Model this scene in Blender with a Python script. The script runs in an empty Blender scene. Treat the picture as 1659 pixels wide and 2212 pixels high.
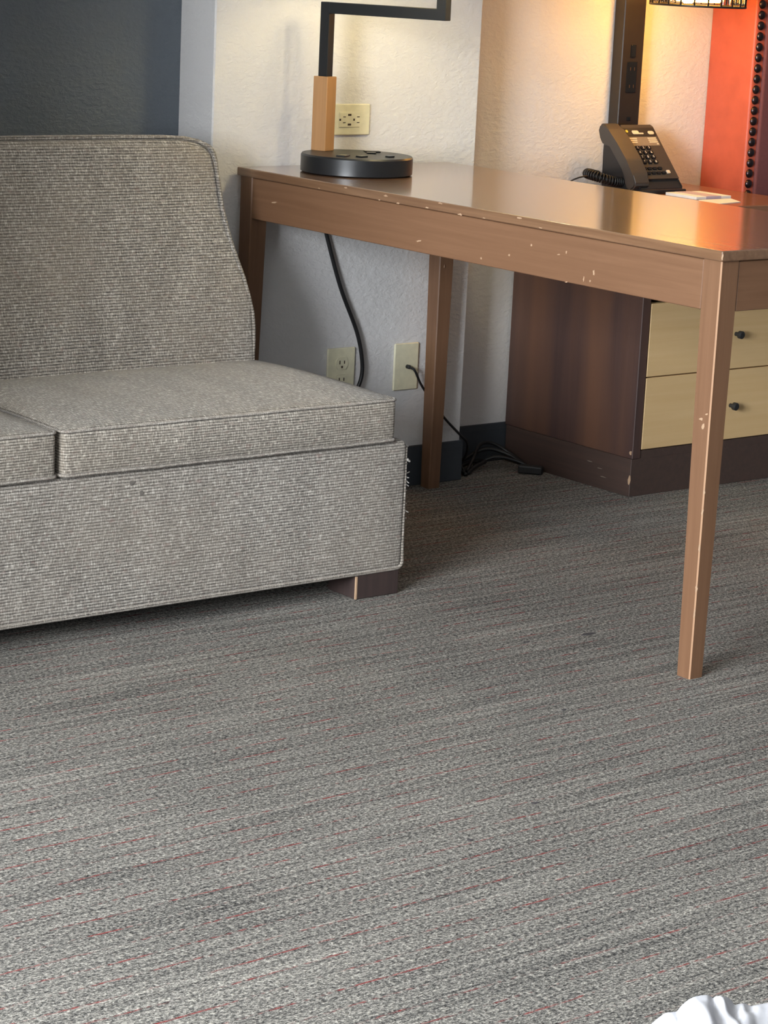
import bpy, bmesh, math, random
from mathutils import Vector, Matrix
random.seed(7)
S = bpy.context.scene
COL = S.collection
PI = math.pi

# ------------------------------------------------------------------ camera
CAM_H = 1.2205
YAW, PITCH, ROLL, FPX = 0.6702, 0.2307, 0.047, 5203.2
cy_, sy_ = math.cos(YAW), math.sin(YAW); cp_, sp_ = math.cos(PITCH), math.sin(PITCH)
fw = Vector((sy_*cp_, cy_*cp_, -sp_)); rt = Vector((cy_, -sy_, 0)); up = rt.cross(fw)
cr_, sr_ = math.cos(ROLL), math.sin(ROLL)
rt2 = rt*cr_ + up*sr_; up2 = up*cr_ - rt*sr_
cd = bpy.data.cameras.new('camera'); cam = bpy.data.objects.new('camera', cd); COL.objects.link(cam)
m = Matrix((rt2, up2, -fw)).transposed().to_4x4(); m.translation = (0, 0, CAM_H)
cam.matrix_world = m
cd.sensor_fit = 'HORIZONTAL'; cd.sensor_width = 36.0; cd.lens = 36.0*FPX/1659.0
cd.clip_start = 0.05; cd.clip_end = 50
S.camera = cam

# ------------------------------------------------------------------ world, daylight, exposure
wd = bpy.data.worlds.new('world'); S.world = wd; wd.use_nodes = True
wd.node_tree.nodes['Background'].inputs[0].default_value = (0.75, 0.85, 1.0, 1)
wd.node_tree.nodes['Background'].inputs[1].default_value = 0.35
def area(name, loc, target, sx, sy, power, col):
    l = bpy.data.lights.new(name, 'AREA'); l.shape = 'RECTANGLE'; l.size = sx; l.size_y = sy
    l.energy = power; l.color = col
    o = bpy.data.objects.new(name, l); COL.objects.link(o); o.location = loc
    o.rotation_euler = (Vector(target)-Vector(loc)).to_track_quat('-Z', 'Y').to_euler()
    return o
WIN = (0.0, 2.3, 0.75, 2.35)          # y0, y1, z0, z1 of the window in the left wall
WALL_X = -2.20
area('window_daylight', (WALL_X-0.10, 0.5*(WIN[0]+WIN[1]), 0.5*(WIN[2]+WIN[3])),
     (WALL_X+2, 0.5*(WIN[0]+WIN[1]), 0.5*(WIN[2]+WIN[3])), WIN[1]-WIN[0], WIN[3]-WIN[2], 440, (0.90, 0.95, 1.0))
S.view_settings.view_transform = 'Standard'; S.view_settings.look = 'None'
S.view_settings.gamma = 1.0; S.view_settings.use_curve_mapping = False
S.view_settings.exposure = 0.52

# ------------------------------------------------------------------ material helpers
def srgb(r, g, b):
    f = lambda c: (c/255/12.92) if c/255 <= 0.04045 else ((c/255+0.055)/1.055)**2.4
    return (f(r), f(g), f(b), 1)
class NT:
    def __init__(s, name):
        s.m = bpy.data.materials.new(name); s.m.use_nodes = True
        s.t = s.m.node_tree; s.n = s.t.nodes; s.b = s.n['Principled BSDF']
    def node(s, typ, **kw):
        n = s.n.new(typ)
        for k, v in kw.items():
            if k.startswith('i_'):
                key = k[2:]; key = int(key) if key.isdigit() else key
                n.inputs[key].default_value = v
            else: setattr(n, k, v)
        return n
    def link(s, a, b): s.t.links.new(a, b)
    def setp(s, **kw):
        for k, v in kw.items(): s.b.inputs[k.replace('_', ' ')].default_value = v
    def coords(s, kind='Object', scale=(1, 1, 1)):
        tc = s.node('ShaderNodeTexCoord'); mp = s.node('ShaderNodeMapping'); mp.inputs['Scale'].default_value = scale
        s.link(tc.outputs[kind], mp.inputs[0]); return mp.outputs[0]
    def noise(s, vec, scale, detail=2, rough=0.5, dist=0.0):
        n = s.node('ShaderNodeTexNoise'); n.inputs['Scale'].default_value = scale
        n.inputs['Detail'].default_value = detail; n.inputs['Roughness'].default_value = rough
        n.inputs['Distortion'].default_value = dist
        s.link(vec, n.inputs['Vector']); return n.outputs['Fac']
    def ramp(s, fac, stops, interp='LINEAR'):
        r = s.node('ShaderNodeValToRGB'); r.color_ramp.interpolation = interp
        e = r.color_ramp.elements
        while len(e) < len(stops): e.new(0.5)
        for q, (p, c) in zip(e, stops): q.position = p; q.color = c if len(c) == 4 else (*c, 1)
        s.link(fac, r.inputs[0]); return r.outputs[0]
    def mix(s, fac, a, b, mode='MIX'):
        x = s.node('ShaderNodeMix', data_type='RGBA', blend_type=mode)
        for sock, v in ((x.inputs[0], fac), (x.inputs[6], a), (x.inputs[7], b)):
            if hasattr(v, 'links') or hasattr(v, 'is_linked'): s.link(v, sock)
            else: sock.default_value = v
        return x.outputs[2]
    def math(s, op, a, b=None):
        x = s.node('ShaderNodeMath', operation=op)
        for k, v in ((0, a), (1, b)):
            if v is None: continue
            if hasattr(v, 'is_linked'): s.link(v, x.inputs[k])
            else: x.inputs[k].default_value = v
        return x.outputs[0]
    def bump(s, h, strength=0.3, dist=0.002):
        b = s.node('ShaderNodeBump'); b.inputs['Strength'].default_value = strength; b.inputs['Distance'].default_value = dist
        s.link(h, b.inputs['Height']); s.link(b.outputs[0], s.b.inputs['Normal'])
    def color(s, c): s.link(c, s.b.inputs['Base Color'])

def plain(name, col, rough=0.5, metal=0.0, var=0.06, scale=60, **kw):
    t = NT(name); v = t.coords('Object')
    n = t.noise(v, scale, 3)
    d = tuple(c*(1-var) for c in col[:3])+(1,); l = tuple(min(1, c*(1+var)) for c in col[:3])+(1,)
    t.color(t.ramp(n, [(0.3, d), (0.7, l)]))
    t.setp(Roughness=rough, Metallic=metal)
    for k, x in kw.items(): t.b.inputs[k.replace('_', ' ')].default_value = x
    return t.m

def wall_mat(name, col, bump=0.28, rough=0.75, spec=0.3):
    t = NT(name); v = t.coords('Object')
    n1 = t.noise(t.coords('Object', (1, 1, 1.7)), 62, 4, 0.6, 0.3); n2 = t.noise(v, 3, 2)
    a = tuple(c*0.97 for c in col[:3])+(1,); b = tuple(min(1, c*1.03) for c in col[:3])+(1,)
    t.color(t.ramp(n2, [(0.35, a), (0.65, b)]))
    h = t.ramp(n1, [(0.42, (0, 0, 0)), (0.62, (1, 1, 1))])
    t.bump(h, bump, 0.0035); t.setp(Roughness=rough); t.b.inputs['Specular IOR Level'].default_value = spec
    return t.m

def wood_mat(name, c1, c2, rough, axis='X', gscale=1.0, coat=0.0, coat_rough=0.1, band=None, spec=0.5, bump=0.06):
    """fine straight grain along one axis"""
    t = NT(name)
    sc = {'X': (2, 60, 60), 'Y': (60, 2, 60), 'Z': (60, 60, 2)}[axis]
    v = t.coords('Object', tuple(q*gscale for q in sc))
    n = t.noise(v, 1.6, 5, 0.6, 0.6)
    c = t.ramp(n, [(0.3, c1), (0.7, c2)])
    if band:
        v2 = t.coords('Object', {'X': (.5, 9, 9), 'Y': (9, .5, 9), 'Z': (9, 9, .5)}[axis])
        n2 = t.noise(v2, 1.0, 2)
        c = t.mix(t.ramp(n2, [(0.42, (0, 0, 0)), (0.66, (1, 1, 1))]), c, band)
    t.color(c); t.setp(Roughness=rough); t.b.inputs['Specular IOR Level'].default_value = spec
    t.b.inputs['Coat Weight'].default_value = coat; t.b.inputs['Coat Roughness'].default_value = coat_rough
    if bump: t.bump(n, bump, 0.001)
    return t.m

# ---- fabric of the sofa: horizontal ribs with pale slubs and a few vertical warp threads
def fabric_mat(name, tint=(1, 1, 1), period=0.0055):
    t = NT(name)
    uv = t.coords('UV')
    sep = t.node('ShaderNodeSeparateXYZ'); t.link(uv, sep.inputs[0])
    wob = t.noise(t.coords('UV', (9, 30, 1)), 1.0, 2)
    vv = t.math('ADD', sep.outputs[1], t.math('MULTIPLY', wob, 0.0022))
    ph = t.math('MULTIPLY', vv, 2*PI/period)
    rib = t.math('SINE', ph)
    rib01 = t.math('ADD', t.math('MULTIPLY', rib, 0.5), 0.5)
    groove = t.ramp(rib01, [(0.02, (1, 1, 1)), (0.50, (0, 0, 0))])      # narrow dark groove between the ribs
    gmod = t.noise(t.coords('UV', (70, 150, 1)), 1.0, 3, 0.65)
    groove = t.math('MULTIPLY', groove, t.ramp(gmod, [(0.30, (.25, .25, .25)), (0.62, (1, 1, 1))]))
    brk = t.noise(t.coords('UV', (230, 420, 1)), 1.0, 2, 0.6)          # single yarns
    warp = t.ramp(t.noise(t.coords('UV', (500, 78, 1)), 1.0, 2, 0.6), [(0.50, (0, 0, 0)), (0.66, (1, 1, 1))])         # upright slubs
    weft = t.ramp(t.noise(t.coords('UV', (75, 380, 1)), 1.0, 2, 0.6), [(0.48, (0, 0, 0)), (0.68, (1, 1, 1))])         # pale weft runs
    big = t.noise(t.coords('UV', (18, 6, 1)), 1.0, 3, 0.6)
    soil = t.noise(t.coords('UV', (3, 4, 1)), 1.0, 2)
    k = t.math('ADD', 0.30, t.math('MULTIPLY', brk, 0.30))
    k = t.math('ADD', k, t.math('MULTIPLY', warp, 0.26))
    k = t.math('ADD', k, t.math('MULTIPLY', weft, 0.16))
    k = t.math('ADD', k, t.math('MULTIPLY', big, 0.22))
    k = t.math('SUBTRACT', k, t.math('MULTIPLY', groove, 0.42))
    T = lambda r, g, b: tuple(x*y for x, y in zip(srgb(r, g, b)[:3], tint))+(1,)
    c = t.ramp(k, [(0.10, T(46, 44, 44)), (0.36, T(95, 91, 86)), (0.60, T(146, 139, 130)), (0.92, T(212, 206, 197))])
    c = t.mix(t.ramp(soil, [(0.40, (0, 0, 0)), (0.75, (0.30, 0.30, 0.30))]), c, T(140, 128, 113))
    # warm red-brown threads mixed into the weave
    red = t.noise(t.coords('UV', (60, 90, 1)), 1.0, 2)
    c = t.mix(t.ramp(red, [(0.60, (0, 0, 0)), (0.75, (0.25, 0.25, 0.25))]), c, T(140, 105, 98))
    t.color(c); t.setp(Roughness=0.95); t.b.inputs['Specular IOR Level'].default_value = 0.15
    t.b.inputs['Sheen Weight'].default_value = 0.15
    t.bump(t.math('ADD', rib01, brk), 0.35, 0.0012)
    return t.m

# ---- carpet: heathered loop pile, dark row lines and broken red threads running along x
def carpet_mat():
    t = NT('striped_grey_carpet')
    fl = t.noise(t.coords('Object', (130, 210, 1)), 1.0, 3, 0.7)
    fl2 = t.noise(t.coords('Object', (230, 560, 1)), 1.0, 2, 0.7)
    rows = t.noise(t.coords('Object', (2.2, 95, 1)), 1.0, 3, 0.65, 0.15)
    rows2 = t.noise(t.coords('Object', (0.7, 26, 1)), 1.0, 2, 0.5)
    blot = t.noise(t.coords('Object', (2.5, 3.5, 1)), 1.0, 3)
    k = t.math('ADD', t.math('MULTIPLY', fl, 0.80), t.math('MULTIPLY', fl2, 0.85))
    k = t.math('ADD', k, t.math('MULTIPLY', rows, 0.33))
    k = t.math('ADD', k, t.math('MULTIPLY', rows2, 0.07))
    k = t.math('ADD', k, t.math('MULTIPLY', blot, 0.10))
    k = t.math('SUBTRACT', k, 0.585)
    c = t.ramp(k, [(0.30, srgb(48, 48, 49)), (0.44, srgb(103, 101, 97)), (0.56, srgb(147, 143, 136)), (0.76, srgb(208, 203, 191))])
    # red and dark broken lines along the rows
    sep = t.node('ShaderNodeSeparateXYZ'); t.link(t.coords('Object'), sep.inputs[0])
    wv = t.noise(t.coords('Object', (5, 3, 1)), 1.0, 2)
    y = t.math('ADD', sep.outputs[1], t.math('MULTIPLY', wv, 0.010))
    fr = t.math('FRACT', t.math('MULTIPLY', y, 1/0.042))
    line = t.math('LESS_THAN', t.math('ABSOLUTE', t.math('SUBTRACT', fr, 0.5)), 0.045)
    seg = t.noise(t.coords('Object', (11, 24, 1)), 1.0, 2, 0.6)
    dash = t.noise(t.coords('Object', (95, 190, 1)), 1.0, 2)
    line = t.math('MULTIPLY', line, t.ramp(fl2, [(0.30, (.25, .25, .25)), (0.52, (1, 1, 1))]))
    redm = t.math('MULTIPLY', line, t.ramp(t.math('ADD', t.math('MULTIPLY', seg, 0.55), t.math('MULTIPLY', dash, 0.45)), [(0.47, (0, 0, 0)), (0.60, (0.85, 0.85, 0.85))]))
    c = t.mix(redm, c, srgb(140, 50, 50))
    fr2 = t.math('FRACT', t.math('ADD', t.math('MULTIPLY', y, 1/0.042), 0.37))
    line2 = t.math('LESS_THAN', t.math('ABSOLUTE', t.math('SUBTRACT', fr2, 0.5)), 0.028)
    seg2 = t.noise(t.coords('Object', (5, 25, 3)), 1.0, 3, 0.6)
    line2 = t.math('MULTIPLY', line2, t.ramp(fl2, [(0.30, (1, 1, 1)), (0.62, (.2, .2, .2))]))
    dk = t.math('MULTIPLY', line2, t.ramp(seg2, [(0.42, (0, 0, 0)), (0.58, (0.8, 0.8, 0.8))]))
    c = t.mix(dk, c, srgb(58, 55, 54))
    t.color(c); t.setp(Roughness=1.0); t.b.inputs['Specular IOR Level'].default_value = 0.1
    t.bump(t.math('ADD', fl, t.math('MULTIPLY', fl2, 0.5)), 0.8, 0.004)
    return t.m

M = {}
M['carpet'] = carpet_mat()
M['white_wall'] = wall_mat('textured_pale_paint', srgb(219, 217, 216))
M['dark_wall'] = wall_mat('charcoal_blue_paint', srgb(98, 105, 112), 0.35, 0.5, 0.4)
M['smooth_wall'] = wall_mat('smooth_pale_paint', srgb(216, 214, 213), 0.12)
M['ceiling'] = wall_mat('ceiling_paint', srgb(225, 224, 220), 0.3)
M['vinyl'] = plain('dark_slate_vinyl', srgb(62, 67, 73), 0.5)
M['sofa'] = fabric_mat('ribbed_grey_tweed')
M['sofa_top'] = fabric_mat('ribbed_grey_tweed_seat', (1.0, 0.985, 0.95), 0.0048)
M['piping'] = fabric_mat('grey_tweed_piping', (0.96, 0.95, 0.94))
M['thread'] = plain('frayed_white_thread', srgb(222, 218, 212), 0.9)
M['dark_leg'] = wood_mat('dark_sofa_leg_wood', srgb(52, 42, 41), srgb(66, 53, 50), 0.45, 'Z')
M['desk_x'] = wood_mat('brown_desk_wood_across', srgb(110, 78, 55), srgb(121, 88, 64), 0.48, 'X')
M['desk_y'] = wood_mat('brown_desk_wood_along', srgb(110, 78, 55), srgb(121, 88, 64), 0.48, 'Y')
M['desk_z'] = wood_mat('brown_desk_wood_upright', srgb(110, 78, 55), srgb(121, 88, 64), 0.48, 'Z')
M['desk_top'] = wood_mat('lacquered_desk_top', srgb(104, 74, 52), srgb(130, 98, 72), 0.36, 'Y', 1.0, 1.0, 0.12, spec=0.5, bump=0.0)
M['worn'] = wood_mat('worn_bare_wood_edge', srgb(160, 122, 92), srgb(178, 140, 108), 0.6, 'Z')
M['chip'] = plain('chipped_bare_wood', srgb(172, 142, 114), 0.7)
M['mahogany'] = wood_mat('reddish_dark_wood_panel', srgb(64, 48, 46), srgb(74, 56, 52), 0.40, 'Z', 1, band=srgb(96, 68, 54))
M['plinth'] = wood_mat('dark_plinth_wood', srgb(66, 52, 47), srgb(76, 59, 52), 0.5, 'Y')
M['maple'] = wood_mat('pale_maple_front', srgb(208, 174, 124), srgb(216, 184, 136), 0.45, 'X', 0.5)
M['ns_top'] = wood_mat('nightstand_top_wood', srgb(128, 84, 56), srgb(150, 102, 70), 0.35, 'X', 1, 0.6, 0.12)
M['black'] = plain('satin_black_metal', srgb(28, 29, 31), 0.38)
M['black_gloss'] = plain('gloss_black_plastic', srgb(22, 22, 23), 0.22)
M['black_matt'] = plain('matt_black_plastic', srgb(34, 34, 35), 0.5)
M['pole'] = plain('bronze_black_lamp_metal', srgb(40, 33, 28), 0.35)
M['rubber'] = plain('black_cable_rubber', srgb(20, 20, 22), 0.45)
M['oak'] = wood_mat('pale_oak_block', srgb(158, 116, 74), srgb(174, 130, 86), 0.5, 'Z', 0.6)
M['ivory'] = plain('ivory_plastic', srgb(226, 220, 190), 0.35)
M['slot'] = plain('socket_slot_brown', srgb(60, 42, 30), 0.6)
M['phone_face'] = plain('phone_face_grey', srgb(56, 53, 51), 0.5, Specular_IOR_Level=0.6)
M['phone_body'] = plain('phone_body_black', srgb(36, 36, 38), 0.35)
M['handset'] = plain('handset_satin_black', srgb(50, 47, 45), 0.45, Specular_IOR_Level=1.0)
M['print'] = plain('pale_print', srgb(214, 204, 186), 0.5)
M['card'] = plain('phone_card_grey', srgb(128, 117, 104), 0.5)
M['lens'] = plain('yellow_message_lens', srgb(225, 205, 90), 0.25)
M['paper'] = plain('white_paper', srgb(240, 238, 232), 0.7, var=0.02)
M['lilac'] = plain('lilac_band', srgb(196, 182, 196), 0.6)
M['orange'] = plain('orange_red_leather', srgb(180, 84, 60), 0.5, var=0.10, scale=22)
M['maroon'] = plain('maroon_fabric', srgb(104, 58, 58), 0.85, var=0.08, scale=200)
M['nail'] = plain('dark_pewter_nailhead', srgb(66, 56, 58), 0.3, 0.9)
M['sheet'] = plain('white_bed_linen', srgb(152, 152, 156), 0.7, var=0.015, scale=8)
M['mattress'] = plain('mattress_ticking', srgb(160, 160, 160), 0.85)
M['stain'] = plain('dark_carpet_spot', srgb(66, 62, 64), 0.95, var=.25, scale=300)
def glass_mat():
    t = NT('clear_glass_strip')
    tr = t.node('ShaderNodeBsdfTransparent'); tr.inputs[0].default_value = (1, .96, .90, 1)
    gl = t.node('ShaderNodeBsdfGlossy'); gl.inputs['Roughness'].default_value = .05
    fr = t.node('ShaderNodeFresnel'); mx = t.node('ShaderNodeMixShader')
    t.link(fr.outputs[0], mx.inputs[0]); t.link(tr.outputs[0], mx.inputs[1]); t.link(gl.outputs[0], mx.inputs[2])
    t.link(mx.outputs[0], t.n['Material Output'].inputs[0]); return t.m
M['glass'] = glass_mat()
def emit(name, col, s):
    t = NT(name); t.b.inputs['Base Color'].default_value = (*col, 1)
    t.b.inputs['Emission Color'].default_value = (*col, 1); t.b.inputs['Emission Strength'].default_value = s; return t.m
M['bulb_warm'] = emit('warm_bulb', (1.0, 0.50, 0.085), 33)
M['bulb_soft'] = emit('soft_white_bulb', (1.0, 0.87, 0.52), 40)
def shade_mat():
    t = NT('cream_drum_shade'); t.setp(Roughness=0.9); t.b.inputs['Base Color'].default_value = srgb(238, 230, 210)
    return t.m
M['shade'] = shade_mat()

# ------------------------------------------------------------------ geometry helpers
def obj(name, bm, mats, parent=None, smooth=False, loc=None, kind=None):
    me = bpy.data.meshes.new(name)
    bmesh.ops.recalc_face_normals(bm, faces=bm.faces)
    bm.to_mesh(me); bm.free()
    for x in (mats if isinstance(mats, (list, tuple)) else [mats]): me.materials.append(x)
    if smooth:
        for p in me.polygons: p.use_smooth = True
    o = bpy.data.objects.new(name, me); COL.objects.link(o)
    if parent:
        o.parent = parent
    if loc is not None: o.location = loc
    if kind: o['kind'] = kind
    return o
def smooth_by_angle(o, ang=0.6):
    me = o.data
    bm = bmesh.new(); bm.from_mesh(me)
    for e in bm.edges:
        if len(e.link_faces) == 2 and e.calc_face_angle(0) > ang: e.smooth = False
    for f in bm.faces: f.smooth = True
    bm.to_mesh(me); bm.free()
    wn = o.modifiers.new('face_weighted', 'WEIGHTED_NORMAL'); wn.keep_sharp = True; wn.weight = 80
    return o
def empty(name, loc, label=None, cat=None, group=None, rotz=0):
    o = bpy.data.objects.new(name, None); COL.objects.link(o); o.location = loc; o.rotation_euler = (0, 0, rotz)
    o.empty_display_size = 0.05
    if label: tag(o, label, cat, group)
    return o
def tag(o, label, cat, group=None):
    o['label'] = label; o['category'] = cat
    if group: o['group'] = group
    return o
def struct(o): o['kind'] = 'structure'; return o
def box(bm, a, b, bev=0.0, seg=2):
    """axis box between corners a and b"""
    r = bmesh.ops.create_cube(bm, size=1.0); vs = r['verts']
    for v in vs: v.co = Vector([(a[k]+b[k])/2 + v.co[k]*(b[k]-a[k]) for k in range(3)])
    if bev > 0:
        es = list({e for v in vs for e in v.link_edges})
        bmesh.ops.bevel(bm, geom=es, offset=bev, segments=seg, affect='EDGES', profile=0.5)
    return vs
def nbox(a, b, bev=0.0, seg=2):
    bm = bmesh.new(); box(bm, a, b, bev, seg); return bm
def prism(bm, pts, axis, a, b):
    """closed 2-D outline extruded along an axis from a to b; the outline is in the two other axes in order"""
    def P(u, v, w):
        return {'X': (w, u, v), 'Y': (u, w, v), 'Z': (u, v, w)}[axis]
    A = [bm.verts.new(P(u, v, a)) for u, v in pts]; B = [bm.verts.new(P(u, v, b)) for u, v in pts]
    n = len(pts)
    bm.faces.new(A); bm.faces.new(B)
    for i in range(n): bm.faces.new((A[i], A[(i+1) % n], B[(i+1) % n], B[i]))
    return A+B
def lathe(bm, prof, c=(0, 0, 0), seg=48):
    rings = []
    for r, z in prof:
        if r < 1e-6: rings.append([bm.verts.new((c[0], c[1], c[2]+z))])
        else: rings.append([bm.verts.new((c[0]+r*math.cos(2*PI*i/seg), c[1]+r*math.sin(2*PI*i/seg), c[2]+z)) for i in range(seg)])
    for A, B in zip(rings, rings[1:]):
        for i in range(seg):
            j = (i+1) % seg
            if len(A) == 1 and len(B) > 1: bm.faces.new((A[0], B[i], B[j]))
            elif len(B) == 1 and len(A) > 1: bm.faces.new((A[i], A[j], B[0]))
            elif len(A) > 1: bm.faces.new((A[i], A[j], B[j], B[i]))
def catmull(pts, n=8, closed=False):
    pts = [Vector(p) for p in pts]; out = []
    N = len(pts)
    rng = range(N if closed else N-1)
    for i in rng:
        p1, p2 = pts[i], pts[(i+1) % N]
        p0 = pts[(i-1) % N] if (closed or i > 0) else p1*2-p2
        p3 = pts[(i+2) % N] if (closed or i+2 < N) else p2*2-p1
        for k in range(n):
            t = k/n
            out.append(0.5*((2*p1)+(p2-p0)*t+(2*p0-5*p1+4*p2-p3)*t*t+(3*p1-p0-3*p2+p3)*t**3))
    if not closed: out.append(pts[-1])
    return out
def tube(bm, pts, r, seg=8, closed=False, cap=True):
    pts = [Vector(p) for p in pts]; N = len(pts); rings = []
    prev = None
    for i, p in enumerate(pts):
        a = pts[(i-1) % N] if (closed or i > 0) else p
        b = pts[(i+1) % N] if (closed or i < N-1) else p
        d = (b-a).normalized()
        if prev is None:
            ref = Vector((0, 0, 1)) if abs(d.z) < 0.9 else Vector((1, 0, 0))
            n = d.cross(ref).normalized()
        else:
            n = (prev-d*prev.dot(d)).normalized()
        prev = n; q = d.cross(n)
        rr = r[i] if isinstance(r, (list, tuple)) else r
        rings.append([bm.verts.new(p+(n*math.cos(2*PI*k/seg)+q*math.sin(2*PI*k/seg))*rr) for k in range(seg)])
    pairs = list(zip(rings, rings[1:]))+([(rings[-1], rings[0])] if closed else [])
    for A, B in pairs:
        for k in range(seg): bm.faces.new((A[k], A[(k+1) % seg], B[(k+1) % seg], B[k]))
    if cap and not closed: bm.faces.new(rings[0]); bm.faces.new(rings[-1])
def rbox(bm, a, b, r, n=(10, 10, 6), warp=None, re=3):
    """rounded box made of a fine grid; warp(p, u, v, w) may displace, u v w in -1..1"""
    a, b = Vector(a), Vector(b); c = (a+b)/2; h = (b-a)/2
    def stops(hk, nk):
        s = [-hk+r*(1-math.cos(PI/2*i/re)) if False else -hk+r*i/re for i in range(re)]
        inner = [-hk+r+(2*hk-2*r)*i/nk for i in range(nk+1)]
        return s+inner+[-q for q in reversed(s)]
    L = [stops(h[k], n[k]) for k in range(3)]
    cache = {}
    def V(i, j, k):
        key = (i, j, k)
        if key in cache: return cache[key]
        q = Vector((L[0][i], L[1][j], L[2][k]))
        core = Vector([max(-(h[x]-r), min(h[x]-r, q[x])) for x in range(3)])
        d = q-core
        p = core+d.normalized()*r if d.length > 1e-9 else q
        p = p+c
        if warp: p = warp(p, (p-c)[0]/h[0], (p-c)[1]/h[1], (p-c)[2]/h[2])
        cache[key] = bm.verts.new(p); return cache[key]
    N = [len(x)-1 for x in L]
    for i in range(N[0]):
        for j in range(N[1]):
            for k in (0, N[2]): bm.faces.new((V(i, j, k), V(i+1, j, k), V(i+1, j+1, k), V(i, j+1, k)))
    for i in range(N[0]):
        for k in range(N[2]):
            for j in (0, N[1]): bm.faces.new((V(i, j, k), V(i+1, j, k), V(i+1, j, k+1), V(i, j, k+1)))
    for j in range(N[1]):
        for k in range(N[2]):
            for i in (0, N[0]): bm.faces.new((V(i, j, k), V(i, j+1, k), V(i, j+1, k+1), V(i, j, k+1)))
def fabric_uv(o):
    me = o.data; uv = me.uv_layers.new(name='UVMap')
    for p in me.polygons:
        n = p.normal
        for li in p.loop_indices:
            co = me.vertices[me.loops[li].vertex_index].co
            if abs(n.z) > 0.72: q = (co.x, co.y)
            elif abs(n.y) >= abs(n.x): q = (co.x, co.z*1.0)
            else: q = (co.y, co.z)
            uv.data[li].uv = q
    return o
def patch(bm, c, ux, uy, w, h, n=9, jag=0.35, thick=0.0004):
    """small irregular flat chip in the plane ux, uy"""
    c = Vector(c); ux = Vector(ux); uy = Vector(uy); nn = ux.cross(uy).normalized()
    ps = []
    for i in range(n):
        a = 2*PI*i/n; k = 1-jag*random.random()
        ps.append(c+ux*(math.cos(a)*w/2*k)+uy*(math.sin(a)*h/2*k))
    A = [bm.verts.new(p-nn*thick) for p in ps]; B = [bm.verts.new(p+nn*thick) for p in ps]
    bm.faces.new(A); bm.faces.new(B)
    for i in range(n): bm.faces.new((A[i], A[(i+1) % n], B[(i+1) % n], B[i]))

# ================================================================== the room
YB = 4.388; YP = 4.2586; PX0, PX1 = 2.866, 3.593; RX1 = 6.4; RY0 = -3.2; ZC = 2.5; BH = 0.0955
struct(obj('floor', nbox((WALL_X-.1, RY0-.1, -0.06), (RX1+.1, YB+.1, 0.0)), M['carpet']))
fl = bpy.data.objects['floor']
for (x, y, w, h) in ((2.966, 3.119, .040, .016), (2.28, 2.486, .018, .010), (2.83, 3.135, .022, .008), (2.62, 2.80, .012, .010), (2.10, 2.42, .010, .012), (3.05, 2.72, .012, .008)):
    bm = bmesh.new(); patch(bm, (x, y, .0002), (1, 0, 0), (0, 1, 0), w, h, 11, .55, .0006)
    obj('stain', bm, M['stain'], fl)
struct(obj('ceiling', nbox((WALL_X-.1, RY0-.1, ZC), (RX1+.1, YB+.1, ZC+0.08)), M['ceiling']))
struct(obj('wall_back_left', nbox((WALL_X, YB, 0), (PX0, YB+.1, ZC)), M['dark_wall']))
struct(obj('wall_back_right', nbox((PX0, YB, 0), (RX1, YB+.1, ZC)), M['white_wall']))
struct(obj('wall_back', nbox((PX0, YP, 0), (PX1, YB, ZC), 0.003, 1), M['white_wall']))
struct(obj('wall_right', nbox((RX1, RY0, 0), (RX1+.1, YB, ZC)), M['dark_wall']))
struct(obj('wall_front', nbox((WALL_X, RY0-.1, 0), (RX1, RY0, ZC)), M['dark_wall']))
bm = bmesh.new()
box(bm, (WALL_X-.1, RY0, 0), (WALL_X, WIN[0], ZC)); box(bm, (WALL_X-.1, WIN[1], 0), (WALL_X, YB, ZC))
box(bm, (WALL_X-.1, WIN[0], 0), (WALL_X, WIN[1], WIN[2])); box(bm, (WALL_X-.1, WIN[0], WIN[3]), (WALL_X, WIN[1], ZC))
struct(obj('wall_left', bm, M['smooth_wall']))
def baseboard(name, a, b, side):
    bm = bmesh.new()
    box(bm, a, b, 0.0015, 1)
    a2, b2 = list(a), list(b); a2[2] = b[2]-0.016; b2[2] = b[2]-0.0135          # fine lip line near the top
    if side == 'Y': a2[1] -= 0.0012; b2[1] = a[1]
    else: b2[0] += 0.0012; a2[0] = b[0]
    box(bm, a2, b2)
    return struct(obj(name, bm, M['vinyl']))
struct(obj('wall_left_return', nbox((1.00, 3.14, 0), (1.16, YB, ZC), 0.003, 1), M['smooth_wall']))
baseboard('baseboard_back_right', (PX1+.006, YB-.006, 0), (RX1, YB, BH), 'Y')
baseboard('baseboard_back_left', (WALL_X, YB-.006, 0), (PX0, YB, BH), 'Y')
baseboard('baseboard_back', (PX0, YP-.006, 0), (PX1+.006, YP, BH), 'Y')
baseboard('baseboard_right', (PX1, YP, 0), (PX1+.006, YB, BH), 'X')

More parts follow.
